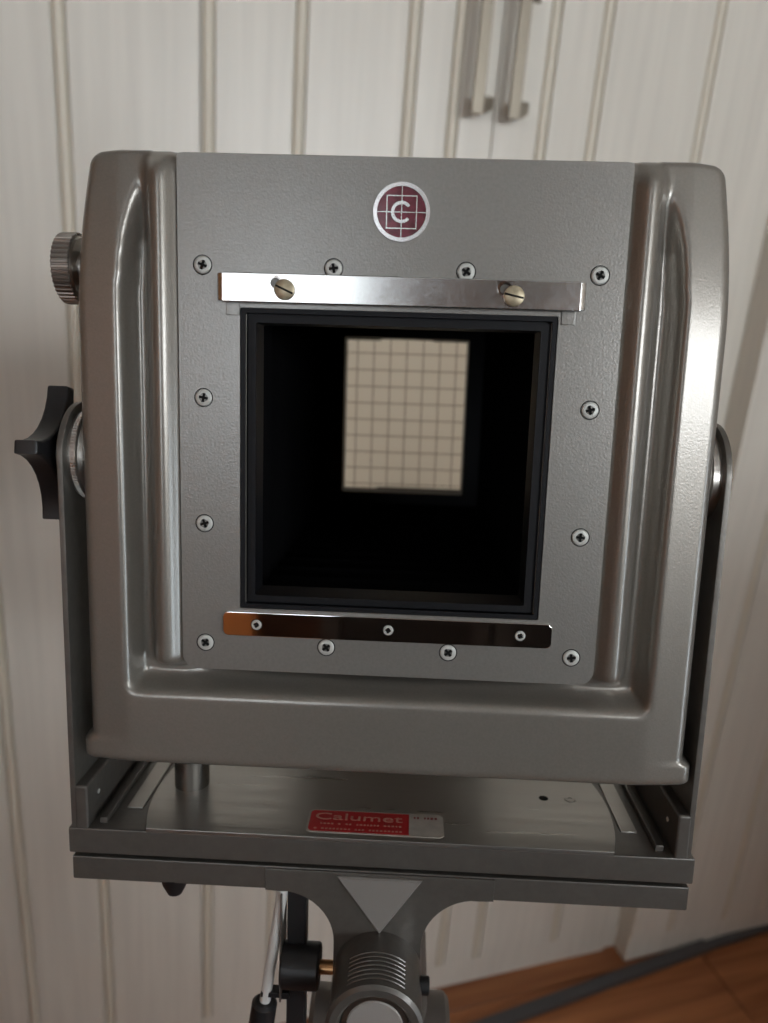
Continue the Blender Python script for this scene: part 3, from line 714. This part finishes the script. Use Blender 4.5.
# --- rail clamp: flared neck, pale triangle, sleeve with ribs
def flare():
    R = 20.0; xn = 16.3; zt = -157.6; pts = [(-42, -149.4), (-42, zt-0.6), (-(xn+R), zt-0.6)]
    for k in range(13):
        a = math.radians(90-90*k/12); pts.append((-(xn+R)+R*math.sin(math.radians(90*k/12)), (zt-0.6-R)+R*math.cos(math.radians(90*k/12))))
    pts.append((-xn, -192)); 
    return pts + [(-p[0], p[1]) for p in pts[::-1]]
b = mb(); b.prism(flare(), 1.4, 56, 'y', bev=0.5); nk = sub('clamp_bracket', b, MT['base'], VC)
b = mb(); t0 = [(-15.6, -150.4), (15.8, -150.4), (0.6, -173.0)]
c3 = (sum(p[0] for p in t0)/3, sum(p[1] for p in t0)/3); t1 = [(c3[0]+(p[0]-c3[0])*0.93, c3[1]+(p[1]-c3[1])*0.93) for p in t0]
bmx = bmesh.new(); A_ = [bmx.verts.new((p[0], 1.5, p[1])) for p in t0]; A2 = [bmx.verts.new((p[0], 0.6, p[1])) for p in t0]; B_ = [bmx.verts.new((p[0], -0.2, p[1])) for p in t1]
for P_, Q_ in ((A_, A2), (A2, B_)):
    for k in range(3): bmx.faces.new((P_[k], P_[(k+1) % 3], Q_[(k+1) % 3], Q_[k]))
bmx.faces.new(B_); bmx.faces.new(A_); b._add(bmx, 0); sub('triangle_plate', b, MT['tri'], nk, 10)
SC = (0.6, 0, -188.8); RS = 16.3
b = mb()
b.lathe([(-24.9, 12.2), (-25.8, 13.2), (-25.8, 15.6), (-24.8, 16.9), (-23.2, 16.9), (-22.6, RS), (70, RS), (70, 12.0)], SC, 'y', 64, closed=True)
sl = sub('rail_sleeve', b, MT['base'], VC)
for k in range(7):
    yy = -21.0 + k*2.0; b = mb(); t = bmesh.new(); rows = []
    for i in range(15):
        th = math.radians(90-37+74*i/14); rows.append([t.verts.new((SC[0]+(RS+dr_)*math.cos(th), yy+dy, SC[2]+(RS+dr_)*math.sin(th))) for dr_, dy in ((-0.2, -0.75), (0.35, -0.45), (0.35, 0.45), (-0.2, 0.75))])
    for P_, Q_ in zip(rows, rows[1:]):
        for m_ in range(4): t.faces.new((P_[m_], P_[(m_+1) % 4], Q_[(m_+1) % 4], Q_[m_]))
    t.faces.new(rows[0]); t.faces.new(rows[-1]); b._add(t, 0); sub('rib', b, MT['base'], sl)
b = mb(); b.tube((SC[0]+RS-1, -8, -186), (SC[0]+RS+2.6, -8, -186), 3.2, 16, bev=0.4); sub('set_screw', b, MT['plastic'], sl)
b = mb(); b.lathe([(-23.6, 0), (-23.6, 9.6), (-24.0, 10.0), (-24.0, 11.4), (-23.4, 11.8), (420, 11.8), (420, 0)], SC, 'y', 48); mr_ = sub('monorail', b, MT['steel'], VC)
b = mb(); b.lathe([(-24.3, 0), (-24.3, 9.4), (-23.9, 9.8), (-23.4, 9.8)], SC, 'y', 40); sub('end_plug', b, MT['plug'], mr_)
# locking lever of the sleeve
b = mb(); b.lathe([(-36.2, 0), (-36.2, 7.6), (-35.4, 8.4), (-22.4, 8.4), (-21.6, 7.8), (-21.6, 0)], (0, 6, -192.4), 'x', 32); ck = sub('clamp_knob', b, MT['plastic'], VC)
b = mb(); b.tube((-22, 6, -192.6), (-14.5, 6, -192.6), 2.6, 18); sub('stud', b, MT['copper'], ck)
b = mb(); b.prism(rrect(-34.6, -27.4, -228, -158.0, 1.5, 4), 7.0, 15, 'y', bev=0.8); sub('lever', b, MT['plastic'], ck)
b = mb(); b.box(-36.6, -35.9, 2.5, 15, -206, -161, bev=0.2); sub('side_plate', b, MT['tripod'], ck)

r0, r1 = Vector((-35.9, 6, -158.4)), Vector((-42.6, 6, -208.5)); rd = (r1-r0).normalized()
b = mb(); b.tube(r0, r1 + rd*6, 2.1, 20); rod = sub('pan_handle_rod', b, MT['rod'], VC)  # rod of the tripod's pan handle, grouped with the view camera
b = mb(); b.tube(r1, r1 + rd*32, 4.9, 24, bev=1.2); sub('grip', b, MT['plastic'], rod)
b = mb(); b.box(-36.2, -33.0, 4.0, 9.0, -206, -203.4, bev=0.3); b.box(-44, -33.0, 4.2, 8.6, -205.8, -203.6, bev=0.3); sub('cross_link', b, MT['plastic'], rod)

# --- bellows, rear frame, ground glass
t = bmesh.new(); N = 30; prev = None
for k in range(N+1):
    f = k/N; y = 13.5 + f*(330-13.5); odd = k % 2
    hx = 46.2 + (57-46.2)*f + (5.5 if odd else 0); hz = 46.2 + (66-46.2)*f + (5.5 if odd else 0); cz = 2.0*f
    if k == 0: hx = hz = 46.0
    r = [t.verts.new((sx*hx, y, cz+sz*hz)) for sx, sz in ((-1, -1), (1, -1), (1, 1), (-1, 1))]
    if prev:
        for i in range(4): t.faces.new((prev[i], prev[(i+1) % 4], r[(i+1) % 4], r[i]))
    prev = r
b = mb(); b._add(t, 0); sub('bellows', b, MT['bellows'], VC, 5)
b = mb(); b.ring(rrect(-72, 72, -82, 86, 5), rrect(-45.9, 45.9, -55.9, 59.6, 0.8), 329, 352); rf = sub('rear_frame', b, [MT['black']], VC)
b = mb(); b.box(-47.5, 47.5, 352, 354.5, -57.5, 61.5); gg = sub('ground_glass', b, MT['gg'], VC)
for x0, x1, z0, z1 in ((-46.2, -20, 58.6, 60), (20, 46.2, 58.9, 60), (-20, 46.2, -56.2, -55.0)):
    b = mb(); b.box(x0, x1, 350, 352, z0, z1); sub('glass_clip', b, MT['black'], rf)
b = mb(); b.box(-16, 16, 330, 352, -200, -81, bev=1.5); b.lathe([(322, 16), (360, 16), (360, 11.9), (322, 11.9)], SC, 'y', 40, closed=True); sub('rear_standard_post', b, MT['base'], VC)

# ------------------------------------------------------------------ tripod
head = p2w((0.6, 40, -203)); foot = Vector((head.x, head.y, 0))
TR = empty('tripod', Matrix.Translation(foot)); tag(TR, 'grey tripod with a pan handle carrying the view camera', 'tripod')
def tmb(): return MB(1.0, foot)
b = tmb(); up = ROT @ Vector((0, 0, 1))
b.tube(head - up*0.05, head + up*0.0015, 0.022, 40, 0.019, bev=0.002)
b.tube(head - up*0.05 + Vector((-0.03, 0, 0)), head - up*0.05 + Vector((0.03, 0, 0)), 0.018, 32, bev=0.002); sub('head', b, MT['tripod'], TR)
hub = head - up*0.05; hub = Vector((hub.x, hub.y, hub.z))
b = tmb(); b.tube(hub - Vector((0, 0, 0.28)), hub, 0.014, 28); b.tube(hub - Vector((0, 0, 0.13)), hub - Vector((0, 0, 0.05)), 0.042, 32, bev=0.004); sub('centre_column', b, MT['tripod'], TR)
top = hub - Vector((0, 0, 0.09))
for k, a in enumerate((35, 155, 275)):
    d = Vector((math.cos(math.radians(a)), math.sin(math.radians(a)), 0))
    p0 = top + d*0.035; p2 = Vector((top.x, top.y, 0)) + d*0.44; p2.z = 0.0; p1 = p0.lerp(p2, 0.55)
    b = tmb(); b.tube(p0, p1, 0.014, 20, bev=0.001); lg = sub('leg', b, MT['tripod'], TR)
    b = tmb(); b.tube(p0.lerp(p2, 0.53), p0.lerp(p2, 0.985), 0.0105, 20); sub('lower_section', b, MT['tripod'], lg)
    b = tmb(); b.tube(p0.lerp(p2, 0.975), p2, 0.013, 16, 0.011); sub('rubber_foot', b, MT['plastic'], lg)
